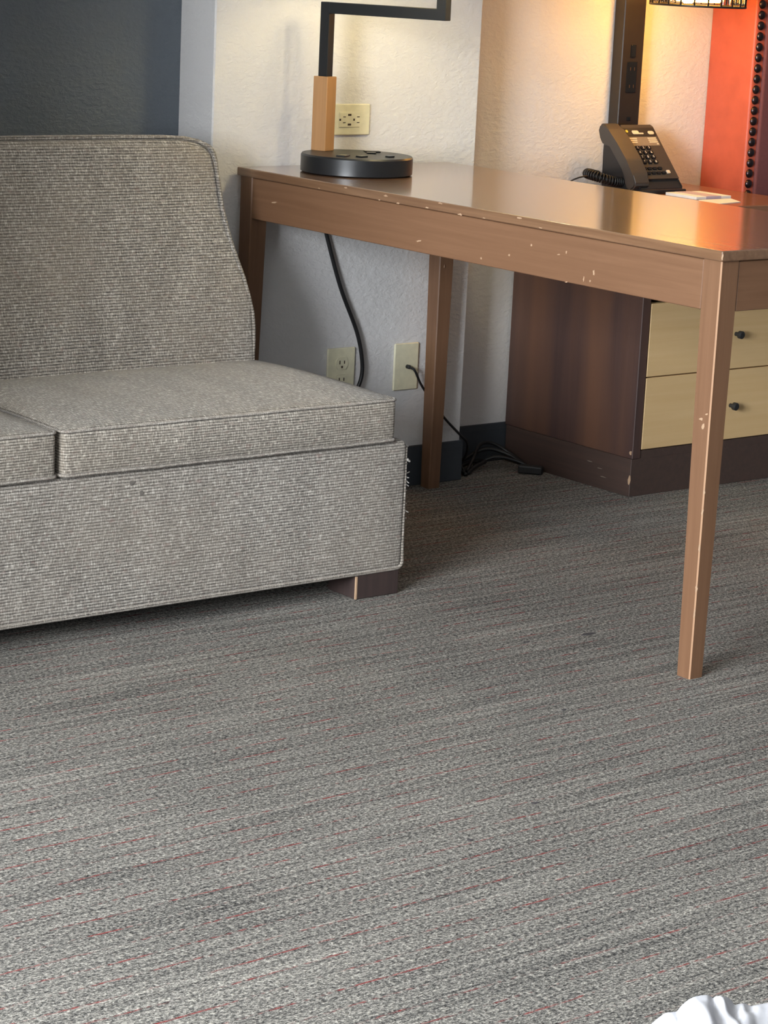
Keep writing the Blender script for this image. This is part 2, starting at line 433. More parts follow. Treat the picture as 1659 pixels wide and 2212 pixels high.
# ================================================================== sofa
SX0, SX1, SYF, SYB = 1.30, 2.838, 3.513, 4.236
sofa = empty('sofa', (2.07, 3.87, 0), 'worn grey ribbed tweed armless sofa with a frayed corner beside the desk', 'sofa')
def P(o):  # parent keeping world coordinates
    o.parent = sofa; o.matrix_parent_inverse = Matrix.Translation(sofa.location).inverted(); return o
def keep(o, par):
    o.parent = par; o.matrix_parent_inverse = par.matrix_world.inverted() if par.type == 'MESH' else Matrix.Translation(par.location).inverted(); return o
bm = bmesh.new(); rbox(bm, (SX0, SYF, 0.05), (SX1, SYB, 0.303), 0.014, (24, 10, 8))
base = P(fabric_uv(obj('base', bm, M['sofa'], smooth=True)))
bm = bmesh.new()
pth = [(SX0+.014, SYF+.003, .0515)]+[(SX0+.02+(SX1-SX0-.04)*k/10, SYF+.003, .0515) for k in range(11)]
pth += [(SX1-.014+.0125*math.sin(a), SYF+.0035, .064-.0125*math.cos(a)) for a in (.3, .7, 1.1, PI/2)]+[(SX1-.0018, SYF+.0055, .09+.02*k) for k in range(11)]
tube(bm, pth, [0.0042]*(len(pth)-11)+[0.0042-.0002*k for k in range(11)], 8)
P(fabric_uv(obj('piping', bm, M['piping'], smooth=True)))
# seat cushions
def cushion(x0, x1, tint):
    def warp(p, u, v, w):
        if w > 0: p.z += (0.019*max(0, 1-abs(u)**9)*max(0, 1-abs(v)**2.2)+0.0015*math.sin(p.x*21)*max(0, 1-v*v))*min(1, w*1.05)
        if v < -0.8: p.y -= 0.006*(1-u**4)*(1-w*w)
        return p
    bm = bmesh.new(); rbox(bm, (x0, SYF-.004, 0.3035), (x1, 3.975, 0.388), 0.013, (22, 16, 6), warp)
    o = P(fabric_uv(obj('seat_cushion', bm, M['sofa_top'], smooth=True)))
    for z, yy, rr in ((0.3845, SYF-.0025, 0.0028), (0.3075, SYF-.004, 0.0034)):
        bm = bmesh.new()
        pth = [(x0-.0005, SYF+.25, z)]+[(x0+.013-.0135*math.cos(a), SYF+.009-.0135*math.sin(a)+(yy-SYF+.0045), z) for a in (0, .4, .8, 1.2, PI/2)]
        pth += [(x0+.013+(x1-x0-.026)*k/12, yy-.0005-.006*(1-(2*k/12-1)**4)*(1 if abs(z-.346) < .03 else .0), z+.0008*math.sin(k*1.7)) for k in range(1, 12)]
        pth += [(x1-.013+.0135*math.sin(a), SYF+.009-.0135*math.cos(a)+(yy-SYF+.0045), z) for a in (0, .4, .8, 1.2, PI/2)]+[(x1+.0005, SYF+.25, z)]
        tube(bm, pth, rr, 8)
        keep(fabric_uv(obj('piping', bm, M['piping'], smooth=True)), o)
    return o
cushion(1.338, 2.063, 0); cushion(2.074, 2.803, 1)
# backrest: slanted slab, profile in (y, z), rounded at the right end
def interp(x, t):
    for (a, fa), (b, fb) in zip(t, t[1:]):
        if x <= b: return fa+(fb-fa)*max(0, (x-a))/(b-a)
    return t[-1][1]
xedge = lambda z: interp(z, [(.30, 2.780), (.388, 2.785), (.467, 2.803), (.50, 2.802), (.549, 2.796), (.6035, 2.783), (.64, 2.777), (.685, 2.774), (.73, 2.775), (.83, 2.777)])
ztop = lambda x: interp(x, [(2.49, .8275), (2.66, .8265), (2.711, .8235), (2.744, .8175), (2.7645, .808), (2.772, .798), (2.775, .790)])
def backrest():
    prof = [(3.962, .310), (3.958, .345), (3.962, .395), (4.000, .50), (4.038, .60), (4.074, .69), (4.100, .765), (4.110, .796), (4.117, .811), (4.128, .821), (4.143, .8255),
            (4.20, .8255), (4.222, .820), (4.234, .804), (4.236, .78), (4.236, .310)]
    n = len(prof); cen = Vector((sum(p[0] for p in prof)/n, sum(p[1] for p in prof)/n))
    nor = []
    for i in range(n):
        a = Vector(prof[i-1]); b = Vector(prof[(i+1) % n]); d = (b-a).normalized(); q = Vector((d.y, -d.x))
        if q.dot(Vector(prof[i])-cen) < 0: q = -q
        nor.append(q)
    r = 0.010; XE = 2.775
    secs = []
    for k in range(5): a = PI/2*k/4; secs.append((SX0+r*(1-math.sin(a)), r*(1-math.sin(a))))
    for k in range(1, 18): secs.append((SX0+r+(2.68-r-SX0)*k/17, 0))
    for x in (2.70, 2.715, 2.73, 2.742, 2.752, 2.76): secs.append((x, 0))
    for k in range(5): a = PI/2*k/4; secs.append((XE-r+r*math.sin(a), r*(1-math.cos(a))))
    bm = bmesh.new(); rings = []
    for x, ins in secs:
        ring = []; zt = ztop(x)
        for (y, z), q in zip(prof, nor):
            t = (x-SX0)/(XE-SX0)
            rx = x+(xedge(z)-XE)*t
            zz = z-q[1]*ins
            if z > .70: zz = .70+(zz-.70)*(zt-.70)/(.8275-.70)
            ring.append(bm.verts.new((rx, y-q[0]*ins+(0.004*math.sin(x*9+z*11) if y < 4.1 and .36 < z < .8 else 0), zz)))
        rings.append(ring)
    bm.faces.new(rings[0]); bm.faces.new(rings[-1])
    for A, B in zip(rings, rings[1:]):
        for i in range(n): bm.faces.new((A[i], A[(i+1) % n], B[(i+1) % n], B[i]))
    return P(fabric_uv(obj('backrest', bm, M['sofa'], smooth=True)))
bk = backrest()
bm = bmesh.new()
yf = lambda z: interp(z, [(.345, 3.958), (.395, 3.962), (.50, 4.0), (.60, 4.038), (.69, 4.074), (.765, 4.1), (.796, 4.11), (.811, 4.117), (.821, 4.128), (.83, 4.140)])
pth = [(xedge(z)-.003, yf(z)+.001, z) for z in (.385, .42, .45, .48, .51, .55, .58, .61, .65, .69, .73, .76, .78)]
pth += [(x, yf(min(.823, ztop(x)+.003))+.002, ztop(x)-.0010) for x in (2.773, 2.7705, 2.765, 2.757, 2.744, 2.728, 2.711, 2.69, 2.66, 2.58, 2.49, 2.2, 1.9, 1.6, 1.32)]
tube(bm, pth, 0.0042, 8)
keep(fabric_uv(obj('piping', bm, M['piping'], smooth=True)), bk)
# legs
for x in (SX0+.10, 2.726):
    for y in (SYF+.002, SYB-.11):
        bm = nbox((x, y, 0), (x+.104, y+.09, 0.051), 0.002, 1)
        lg = P(obj('leg', bm, M['dark_leg']))
        if x > 2 and y < 3.6:
            bm = bmesh.new(); box(bm, (x-.0010, y-.0005, .001), (x+.0035, y+.003, .046), 0.0005, 1)
            e = keep(obj('worn_edge', bm, M['chip']), lg); e['label'] = 'bare worn edge on the leg'
# torn corner: stray threads poking out along the right front edge of the base
rz = [(.291, .008, -.2), (.264, .009, -.35), (.256, .006, -.2), (.237, .011, .1), (.231, .008, -.6), (.224, .010, -.9), (.216, .009, -.5), (.206, .011, -.6), (.180, .008, -.3), (.166, .012, -.8), (.150, .009, -.4)]
for z, L, sl in rz:
    bm = bmesh.new()
    a = Vector((SX1+.0005, SYF+.006+.006*random.random(), z)); d = Vector((1, -0.15+0.5*random.random(), sl*0.8)).normalized()
    b = a+d*L*0.55+Vector((0, 0, -.001)); c = a+d*L+Vector((.001, 0, -.004*random.random()))
    fat = 0.0034 if z in (.264, .256) else 0.0011+.0005*random.random()
    tube(bm, catmull([a, b, c], 5), [fat*(1.1-0.5*i/10) for i in range(11)], 6)
    o = P(obj('loose_thread', bm, M['thread'], smooth=True))
# dirt spots on the front panel
for (x, z, w, h) in ((2.217, .282, .016, .012), (2.237, .262, .010, .010)):
    bm = bmesh.new(); patch(bm, (x, SYF-.0004, z), (1, 0, 0), (0, 0, 1), w, h, 10, .5)
    P(obj('stain', bm, plain('grey_soil', srgb(104, 98, 92), 0.95)))

# ================================================================== desk
DX0, DX1, DY0, DY1, HT, TT = 2.9236, 3.503, 2.812, 4.2465, 0.75, 0.018
desk = empty('desk', (3.21, 3.53, 0), 'brown wooden desk with chipped edges standing end-on to the wall', 'desk')
D = lambda o: keep(o, desk)
bm = bmesh.new(); rbox(bm, (DX0, DY0, HT-TT), (DX1, DY1, HT), 0.003, (2, 2, 1))
smooth_by_angle(D(obj('tabletop', bm, M['desk_top'])), .9)
I = 0.006; WT, WB = 0.0435, 0.0325; AZ0, AZ1 = 0.645, HT-TT-.0015
def leg(cx, cy, sx, sy):
    """outer faces upright, inner faces taper; worn outer arris"""
    bm = bmesh.new()
    rows = [(0.0, WB), (0.62, WT-.001), (HT-TT-.0005, WT)]
    rings = []
    b = 0.0022
    for z, w in rows:
        ring = [(b, 0), (w-b, 0), (w, b), (w, w-b), (w-b, w), (b, w), (0, w-b), (0, b)]
        rings.append([bm.verts.new((cx+sx*u, cy+sy*v, z)) for u, v in ring])
    for A, B in zip(rings, rings[1:]):
        for i in range(8):
            f = bm.faces.new((A[i], A[(i+1) % 8], B[(i+1) % 8], B[i])); f.material_index = 1 if i == 7 else 0
    bm.faces.new(rings[0]); bm.faces.new(rings[-1])
    return D(obj('leg', bm, [M['desk_z'], M['worn']]))
for cx, sx in ((DX0+I, 1), (DX1-I, -1)):
    for cy, sy in ((DY0+I, 1), (DY1-I, -1)): leg(cx, cy, sx, sy)
AI = I+0.0012
D(obj('apron', nbox((DX0+AI, DY0+I+WT, AZ0), (DX0+AI+.02, DY1-I-WT, AZ1), .0012, 1), M['desk_y']))
D(obj('apron', nbox((DX1-AI-.02, DY0+I+WT, AZ0), (DX1-AI, DY1-I-WT, AZ1), .0012, 1), M['desk_y']))
D(obj('apron', nbox((DX0+I+WT, DY0+AI, AZ0), (DX1-I-WT, DY0+AI+.02, AZ1), .0012, 1), M['desk_x']))
D(obj('apron', nbox((DX0+I+WT, DY1-AI-.02, AZ0), (DX1-I-WT, DY1-AI, AZ1), .0012, 1), M['desk_x']))
def chip(c, ux, uy, w, h, n=13, jag=.62):
    bm = bmesh.new(); patch(bm, c, ux, uy, w, h*.9, n, jag, .0002); return D(obj('paint_chip', bm, M['chip']))
XF = DX0+AI-.0002; XT = DX0-.0002
for y, z, w, h in ((4.115, .688, .024, .004), (3.63, .667, .020, .005), (3.44, .6575, .006, .006), (3.30, .700, .007, .007), (3.36, .674, .007, .006), (3.225, .692, .010, .004), (3.205, .699, .005, .008),
                   (3.13, .672, .006, .018), (3.155, .657, .004, .013), (3.138, .656, .005, .006), (3.20, .6455, .010, .003)):
    chip((XF, y, z), (0, 1, -.15), (0, 0, 1), w, h)
for y, z, w, h in ((3.75, .7335, .010, .004), (3.73, .744, .016, .005), (3.69, .7335, .016, .005), (3.60, .735, .014, .004), (3.56, .748, .016, .004), (3.50, .7335, .018, .005), (3.43, .7345, .012, .003),
                   (3.33, .746, .018, .004), (3.27, .735, .012, .003), (3.86, .746, .014, .004), (3.95, .735, .008, .003)):
    chip((XT, y, z), (0, 1, 0), (0, 0, 1), w, h)
for y, z, w, h in ((2.838, .460, .013, .011), (2.832, .447, .009, .015), (2.826, .470, .008, .004)):
    chip((DX0+I-.0002, y, z), (0, 1, -.3), (0, 0, 1), w, h, 6)
for z in (.335, .300, .235, .165, .12): chip((DX0+I+.0007, DY0+I+.0007, z), (.7, -.7, 0), (0, 0, 1), .005, .014+.012*random.random())
chip((DX0+.0008, DY0+.0008, HT-.010), (.7, -.7, 0), (0, 0, 1), .004, .015)
chip((DX1-I-.03, DY1-I-WT-.0003, .52), (1, 0, 0), (0, 0, 1), .005, .010)

# ================================================================== desk lamp
LX, LY = 3.108, 4.07
lamp = empty('desk_lamp', (LX, LY, HT), 'black desk lamp with round base and oak block on the brown desk', 'lamp')
Lm = lambda o: keep(o, lamp)
bm = bmesh.new(); lathe(bm, [(0, 0), (.112, 0), (.1185, .003), (.1185, .036), (.116, .0395), (0, .040)], (LX, LY, HT), 72)
lb = smooth_by_angle(Lm(obj('base', bm, M['black'])), .5)
ZB = HT+.040
ad = Vector((.345, -.938, 0)).normalized(); an = Vector((-ad.y, ad.x, 0))
CX, CY = 3.087, 4.165
def obox(bm, c, hx, hy, z0, z1, bev=0.001):
    vs = box(bm, (-hx, -hy, z0), (hx, hy, z1), bev, 1)
    return vs
def oriented(bm):
    mt = Matrix(((ad.x, an.x, 0), (ad.y, an.y, 0), (0, 0, 1))).to_4x4(); mt.translation = (CX, CY, 0)
    bmesh.ops.transform(bm, matrix=mt, verts=bm.verts); return bm
bm = bmesh.new(); obox(bm, 0, .0178, .0178, ZB-.0005, .9455); Lm(obj('oak_block', oriented(bm), M['oak']))
bm = bmesh.new(); h = .0112
box(bm, (-h, -h, .9453), (h, h, 1.100), .001, 1)
box(bm, (h-.001, -h, 1.0765), (.283+h, h, 1.100), .001, 1)
box(bm, (.283-h, -h, 1.098), (.283+h, h, 1.42), .001, 1)
Lm(obj('stem', oriented(bm), M['black']))
tp = Vector((CX, CY, 0))+ad*.283
bm = bmesh.new(); lathe(bm, [(.150, 1.205), (.148, 1.205), (.148, 1.43), (.150, 1.43), (.150, 1.205)], (tp.x, tp.y, 0), 48)
Lm(obj('lamp_shade', bm, M['shade'], smooth=False))
bm = bmesh.new(); lathe(bm, [(0, 1.242), (.024, 1.248), (.044, 1.265), (.054, 1.292), (.050, 1.318), (.034, 1.340), (.016, 1.352), (0, 1.352)], (tp.x+.02, tp.y-.068, 0), 24)
Lm(obj('bulb', bm, M['bulb_soft'], smooth=True))
# outlet and usb covers on the base
for (x, y, w, d, r) in ((3.045, 4.035, .034, .020, .6), (3.075, 4.010, .022, .016, .2), (3.150, 4.075, .020, .014, -.5), (3.175, 4.105, .034, .020, -.45), (3.140, 3.998, .018, .012, .2)):
    bm = bmesh.new(); box(bm, (-w/2, -d/2, 0), (w/2, d/2, .003), .0008, 1)
    bmesh.ops.transform(bm, matrix=Matrix.Translation((x, y, ZB-.0003)) @ Matrix.Rotation(r, 4, 'Z'), verts=bm.verts)
    keep(obj('port_cover', bm, M['black_gloss']), lb)
# its cord hangs behind the desk apron down to the wall outlet
bm = bmesh.new(); tube(bm, catmull([(3.150, 4.2528, .760), (3.152, 4.2528, .70), (3.160, 4.2525, .64), (3.172, 4.250, .592), (3.212, 4.246, .478), (3.262, 4.244, .374), (3.280, 4.243, .305), (3.278, 4.244, .262), (3.262, 4.247, .235), (3.240, 4.249, .232)], 8), .0046, 8)
tag(obj('lamp_cord', bm, M['rubber'], smooth=True), 'thick black cord hanging down the wall under the desk', 'cord')

# ================================================================== wall plates
def plate_obj(name, cx, cz, w, h, label, kind):
    e = empty(name, (cx, YP, cz), label, 'outlet' if kind != 'coax' else 'wall plate')
    y0 = YP-.0062
    bm = bmesh.new(); box(bm, (cx-w/2, y0, cz-h/2), (cx+w/2, YP+.0002, cz+h/2), .0032, 3)
    pt = keep(smooth_by_angle(obj('plate', bm, M['ivory']), .5), e)
    def slot(x, z, sw, sh, par, yy=y0-.0024):
        keep(obj('slot', nbox((x-sw/2, yy-.0003, z-sh/2), (x+sw/2, yy+.0012, z+sh/2)), M['slot']), par)
    def screw(x, z):
        bm = bmesh.new(); lathe(bm, [(0, -.0012), (.0024, -.0010), (.0030, 0), (0, 0)], (0, 0, 0), 12)
        bmesh.ops.transform(bm, matrix=Matrix.Translation((x, y0+.0002, z)) @ Matrix.Rotation(-PI/2, 4, 'X').inverted(), verts=bm.verts)
        keep(obj('screw', bm, M['ivory'], smooth=True), e)
    if kind == 'usb':
        bm = bmesh.new(); box(bm, (cx-.029, y0-.0020, cz-.0165), (cx+.029, y0+.001, cz+.0165), .0015, 2)
        rc = keep(smooth_by_angle(obj('receptacle', bm, M['ivory']), .5), e)
        for s in (-1, 1):
            bx = cx+s*.019
            for dz in (-.0062, .0062): slot(bx+.004, cz+dz, .0066, .0016, rc)
            slot(bx-.0075, cz, .0036, .0044, rc)
        for dz in (-.0105, .0105): slot(cx-.001, cz+dz, .0088, .0042, rc)
        screw(cx+w/2-.008, cz); screw(cx-w/2+.008, cz)
    elif kind == 'duplex':
        for dz in (.0195, -.0195):
            bm = bmesh.new()
            pts = []
            for i in range(28):
                a = 2*PI*i/28; pts.append((cx+.0172*math.cos(a), cz+dz+max(-.0135, min(.0135, .0172*math.sin(a)))))
            prism(bm, pts, 'Y', y0-.0022, y0+.001)
            rc = keep(obj('receptacle', bm, M['ivory']), e)
            slot(cx-.0064, cz+dz+.003, .0024, .0085, rc); slot(cx+.0064, cz+dz+.003, .0024, .0070, rc); slot(cx, cz+dz-.0075, .0046, .0050, rc)
        screw(cx, cz)
    else:
        bm = bmesh.new(); lathe(bm, [(0, -.011), (.0036, -.011), (.0048, -.009), (.0048, 0), (0, 0)], (0, 0, 0), 12)
        bmesh.ops.transform(bm, matrix=Matrix.Translation((cx+.002, y0+.0004, cz)) @ Matrix.Rotation(PI/2, 4, 'X').inverted(), verts=bm.verts)
        for v in bm.verts:
            if v.co.y > y0+.001: v.co.y = 2*(y0+.0004)-v.co.y
        keep(obj('jack', bm, M['black_matt'], smooth=True), e)
        screw(cx, cz+.042); screw(cx, cz-.042)
    return e
plate_obj('wall_outlet', 3.222, .8462, .114, .068, 'ivory wall outlet with usb ports above the desk, half behind the lamp', 'usb')
plate_obj('wall_outlet', 3.229, .2845, .077, .110, 'ivory duplex wall outlet under the desk beside the hanging lamp cord', 'duplex')
plate_obj('cable_plate', 3.416, .2840, .070, .109, 'plain ivory wall plate under the desk with a thin black cable leaving it', 'coax')
# scuffs on the wall below
# thin black coax cable from the plate to the heap
bm = bmesh.new(); tube(bm, catmull([(3.418, YP-.0165, .284), (3.424, YP-.028, .277), (3.452, YP-.020, .240), (3.500, YP-.012, .190), (3.538, YP-.012, .150), (3.585, YP-.010, .110), (3.608, YP-.008, .090), (3.626, 4.27, .060), (3.636, 4.30, .03), (3.63, 4.33, .008), (3.66, 4.345, .006)], 8), .0030, 8)
tag(obj('coax_cable', bm, M['rubber'], smooth=True), 'thin black cable running from the ivory plate to the floor', 'cable')
# heap of black cords on the carpet
cb = empty('cord_bundle', (3.73, 4.32, 0), 'tangled heap of black cords on the carpet against the baseboard', 'cords')
def cord(pts, r=.0034):
    bm = bmesh.new(); tube(bm, catmull(pts, 8), r, 8); keep(obj('cord', bm, M['rubber'], smooth=True), cb)
cord([(3.632, 4.275, .004), (3.65, 4.33, .012), (3.70, 4.345, .03), (3.745, 4.335, .045), (3.785, 4.30, .034), (3.80, 4.25, .012), (3.812, 4.215, .004)], .0048)
cord([(3.64, 4.29, .006), (3.655, 4.36, .05), (3.650, 4.372, .085), (3.640, 4.35, .06), (3.645, 4.31, .012)], .003)
cord([(3.655, 4.30, .005), (3.69, 4.32, .030), (3.73, 4.345, .055), (3.77, 4.345, .055), (3.80, 4.315, .034), (3.805, 4.27, .016), (3.79, 4.24, .006)], .0042)
cord([(3.70, 4.33, .008), (3.74, 4.30, .032), (3.78, 4.27, .026), (3.805, 4.24, .012), (3.815, 4.22, .006)], .0042)
cord([(3.645, 4.285, .004), (3.68, 4.30, .014), (3.72, 4.31, .022), (3.70, 4.34, .016), (3.66, 4.33, .010)], .0050)
bm = bmesh.new(); box(bm, (-.030, -.012, 0), (.030, .012, .020), .004, 2)
bmesh.ops.transform(bm, matrix=Matrix.Translation((3.795, 4.228, .0005)) @ Matrix.Rotation(-.95, 4, 'Z'), verts=bm.verts)
keep(obj('plug', bm, M['black_matt']), cb)

# ================================================================== nightstand
NX0, NX1, NY0, NZ = 3.837, 4.388, 3.927, 0.668
ns = empty('nightstand', (4.11, 4.16, 0), 'dark reddish wood nightstand with pale maple drawers beyond the desk', 'nightstand')
Nn = lambda o: keep(o, ns)
Nn(obj('side_panel', nbox((NX0, NY0, .090), (NX0+.026, YB-.008, NZ-.022), .0015, 1), M['mahogany']))
Nn(obj('side_panel', nbox((NX1-.026, NY0, .090), (NX1, YB-.008, NZ-.022), .0015, 1), M['mahogany']))
Nn(obj('back_panel', nbox((NX0+.026, YB-.024, .090), (NX1-.026, YB-.010, NZ-.022)), M['mahogany']))
Nn(obj('shelf', nbox((NX0+.026, NY0+.006, .462), (NX1-.026, YB-.024, .480)), M['mahogany']))
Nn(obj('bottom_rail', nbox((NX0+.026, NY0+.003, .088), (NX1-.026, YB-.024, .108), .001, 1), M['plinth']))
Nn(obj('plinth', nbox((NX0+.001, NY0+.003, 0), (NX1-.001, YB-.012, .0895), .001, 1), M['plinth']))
Nn(obj('top', nbox((NX0-.008, NY0-.004, NZ-.022), (NX1+.003, YB-.004, NZ), .002, 1), M['ns_top']))
for z0, z1 in ((.1105, .2785), (.2815, .4515)):
    d = Nn(obj('drawer', nbox((NX0+.0285, NY0+.0005, z0), (NX1-.0285, NY0+.022, z1), .001, 1), M['maple']))
    zk = .193 if z0 < .2 else .365
    bm = bmesh.new(); lathe(bm, [(0, 0), (.005, 0), (.005, .010), (.0095, .013), (.0095, .021), (.007, .023), (0, .023)], (0, 0, 0), 16)
    bmesh.ops.transform(bm, matrix=Matrix.Translation((4.149, NY0+.0008, zk)) @ Matrix.Rotation(PI/2, 4, 'X'), verts=bm.verts)
    keep(smooth_by_angle(obj('knob', bm, M['black_matt']), .5), d)
    # box behind the front
    keep(obj('drawer_box', nbox((NX0+.034, NY0+.022, z0+.01), (NX1-.034, YB-.05, z1-.02)), M['maple']), d)
for z, h in ((.104, .016), (.040, .030)):
    bm = bmesh.new(); patch(bm, (NX0-.0002 if z > .09 else NX0+.0008, NY0+.006, z), (0, 1, 0), (0, 0, 1), .010, h, 8, .5); Nn(obj('paint_chip', bm, M['chip']))
for y, z in ((4.02, .030), (4.035, .048), (4.07, .058)):
    bm = bmesh.new(); patch(bm, (NX0+.0007, y, z), (0, 1, 0), (0, 0, 1), .022, .0028, 8, .4); Nn(obj('scratch', bm, M['card']))

# ================================================================== bedside lamp: box pole with switches and a glass-rod shade
bl = empty('bedside_lamp', (4.15, 4.366, NZ), 'black bedside lamp with square pole and glass rod shade behind the phone', 'lamp')
Bl = lambda o: keep(o, bl)
PXa, PXb, PYf = 4.120, 4.191, 4.350
Bl(obj('pole', nbox((PXa, PYf, NZ), (PXb, YB-.002, 1.62), .002, 1), M['pole']))
Bl(obj('foot', nbox((PXa-.006, PYf-.004, NZ), (PXb+.006, YB-.001, NZ+.012), .002, 1), M['pole']))
def pole_bit(name, z, w, h, d, m, x=.5*(PXa+PXb)):
    return Bl(obj(name, nbox((x-w/2, PYf-d, z-h/2), (x+w/2, PYf+.001, z+h/2), .0012, 2), m))
sw = pole_bit('switch', .998, .016, .030, .004, M['black_gloss'])
ou = pole_bit('outlet', .935, .034, .075, .0022, M['black_gloss'])
for dz in (.02, -.022):
    for dx in (-.0065, .0065): keep(obj('slot', nbox((.5*(PXa+PXb)+dx-.0012, PYf-.0027, .935+dz-.004), (.5*(PXa+PXb)+dx+.0012, PYf-.0015, .935+dz+.004)), M['slot']), ou)
pole_bit('usb_port', .834, .013, .010, .002, M['black_gloss'])
SXc, SYc = 4.165, 4.15
Bl(obj('arm', nbox((.5*(PXa+PXb)-.01, SYc-.01, 1.315), (.5*(PXa+PXb)+.01, PYf+.004, 1.335), .001, 1), M['pole']))
bm = bmesh.new(); lathe(bm, [(.004, 1.22), (.016, 1.22), (.016, 1.262), (.006, 1.27), (.006, 1.332), (0, 1.332)], (SXc, SYc, 0), 20); Bl(obj('socket', bm, M['pole']))
RS = .113
for z in (1.1165, 1.262):
    bm = bmesh.new(); tube(bm, [(SXc+RS*math.cos(2*PI*i/48), SYc+RS*math.sin(2*PI*i/48), z) for i in range(48)], .0026, 8, closed=True)
    Bl(obj('shade_ring', bm, M['pole'], smooth=True))
bm = bmesh.new()
for k in range(4):
    a = PI/4+k*PI/2; tube(bm, [(SXc+.005*math.cos(a), SYc+.005*math.sin(a), 1.262), (SXc+RS*math.cos(a), SYc+RS*math.sin(a), 1.262)], .002, 6)
Bl(obj('shade_spokes', bm, M['pole']))
for i in range(22):
    a = 2*PI*(i+.5)/22
    bm = bmesh.new(); tube(bm, [(SXc+RS*math.cos(a), SYc+RS*math.sin(a), 1.118), (SXc+RS*math.cos(a), SYc+RS*math.sin(a), 1.261)], .0020, 6)
    Bl(obj('shade_bar', bm, M['pole'], smooth=True))
    bm = bmesh.new(); a2 = 2*PI*i/22; r2 = RS-.004
    w = .0118; tx, ty = -math.sin(a2), math.cos(a2)
    bm2 = nbox((-.003, -w, 1.121), (.003, w, 1.259), .001, 1); bm.free()
    bmesh.ops.transform(bm2, matrix=Matrix.Translation((SXc+r2*math.cos(a2), SYc+r2*math.sin(a2), 0)) @ Matrix.Rotation(a2, 4, 'Z'), verts=bm2.verts)
    Bl(obj('glass_strip', bm2, M['glass']))
bm = bmesh.new(); lathe(bm, [(0, 1.1235), (.050, 1.1245), (.057, 1.130), (.058, 1.140), (.058, 1.205), (.054, 1.216), (.016, 1.221), (0, 1.221)], (SXc, SYc, 0), 32)
Bl(obj('bulb', bm, M['bulb_warm'], smooth=True))

# ================================================================== telephone
ph = empty('telephone', (4.125, 4.25, NZ), 'black desk telephone with slanted keypad on the nightstand', 'telephone')
Ph = lambda o: keep(o, ph)
F0 = Vector((0, 4.195, .685)); EY = Vector((0, 4.32-4.195, .823-.685)).normalized(); EN = Vector((0, -EY.z, EY.y))
def face(x, s, t=0.0): return Vector((x, 0, 0))+F0+EY*s+EN*t
Ph(obj('tray', nbox((4.060, 4.183, NZ), (4.2065, 4.300, NZ+.011), .003, 2), M['phone_body']))
def prof(l): return [(p.y, p.z) for p in l]
# wedge body
bm = bmesh.new()
w0 = face(0, -.006, -.004); w1 = face(0, .183, -.004)
prism(bm, [(w0.y, NZ+.010), (w0.y, w0.z), (w1.y, w1.z), (w1.y+.008, w1.z-.004), (w1.y+.010, w1.z-.016), (4.333, .760), (4.333, NZ+.001), (4.25, NZ+.001)], 'X', 4.062, 4.2045)
bmesh.ops.bevel(bm, geom=list(bm.edges), offset=.0025, segments=2, affect='EDGES')
Ph(smooth_by_angle(obj('body', bm, M['phone_body']), .5))
# face plate
bm = bmesh.new()
pp = [(4.0965, .022), (4.2035, .022), (4.2045, .178), (4.199, .184), (4.100, .184), (4.0965, .178)]
A = [bm.verts.new(face(x, s, -.005)) for x, s in pp]; B = [bm.verts.new(face(x, s, .0015)) for x, s in pp]
bm.faces.new(A); bm.faces.new(B)
for i in range(6): bm.faces.new((A[i], A[(i+1) % 6], B[(i+1) % 6], B[i]))
fp = Ph(obj('face_plate', bm, M['phone_face']))
def flat(name, pts, t0, t1, mat, par):
    bm = bmesh.new()
    A = [bm.verts.new(face(x, s, t0)) for x, s in pts]; B = [bm.verts.new(face(x, s, t1)) for x, s in pts]
    bm.faces.new(A); bm.faces.new(B); n = len(pts)
    for i in range(n): bm.faces.new((A[i], A[(i+1) % n], B[(i+1) % n], B[i]))
    return keep(obj(name, bm, mat), par)
def rect(x0, x1, s0, s1, r=0.0):
    if r <= 0: return [(x0, s0), (x1, s0), (x1, s1), (x0, s1)]
    out = []
    for cx, cs, a0 in ((x1-r, s1-r, 0), (x0+r, s1-r, PI/2), (x0+r, s0+r, PI), (x1-r, s0+r, 3*PI/2)):
        for k in range(5): a = a0+PI/2*k/4; out.append((cx+r*math.cos(a), cs+r*math.sin(a)))
    return out
flat('upper_band', rect(4.0985, 4.2025, .150, .174, .003), .0010, .0022, M['black_matt'], fp)
o = flat('message_lamp', rect(4.1025, 4.1105, .1590, .1670, .0038), .002, .004, M['lens'], fp); o['label'] = 'yellow message lamp'
flat('emblem', rect(4.1240, 4.1460, .1550, .1660, .0040), .002, .0028, M['print'], fp)
flat('emblem_tail', rect(4.1440, 4.1600, .1550, .1590, .0015), .002, .0028, M['print'], fp)
flat('emblem', rect(4.1760, 4.1960, .1540, .1640, .0050), .002, .0028, M['print'], fp)
card = flat('card', rect(4.0990, 4.1965, .1205, .1465), .0010, .0020, M['card'], fp)
for k in range(4):
    s = .1440-.0058*k
    for x0, x1 in (((4.1015, 4.1300-.002*k), (4.1660, 4.1940)) if k < 3 else ((4.1015, 4.1080), (4.1880, 4.1945))):
        flat('print_line', rect(x0, x1, s-.0030, s), .0019, .0023, M['print'], card)
KEY = ['1', '2', '3', '4', '5', '6', '7', '8', '9', '*', '0', '#']
def glyph(ch):
    cu = bpy.data.curves.new('g', 'FONT'); cu.body = ch; cu.size = .0095; cu.align_x = 'CENTER'; cu.align_y = 'CENTER'; cu.extrude = .0002
    t = bpy.data.objects.new('g', cu); COL.objects.link(t); bpy.context.view_layer.update()
    me = bpy.data.meshes.new_from_object(t.evaluated_get(bpy.context.evaluated_depsgraph_get()))
    bpy.data.objects.remove(t); return me
KX = (4.1140, 4.1328, 4.1516); KS = (.1130, .0988, .0850, .0712)
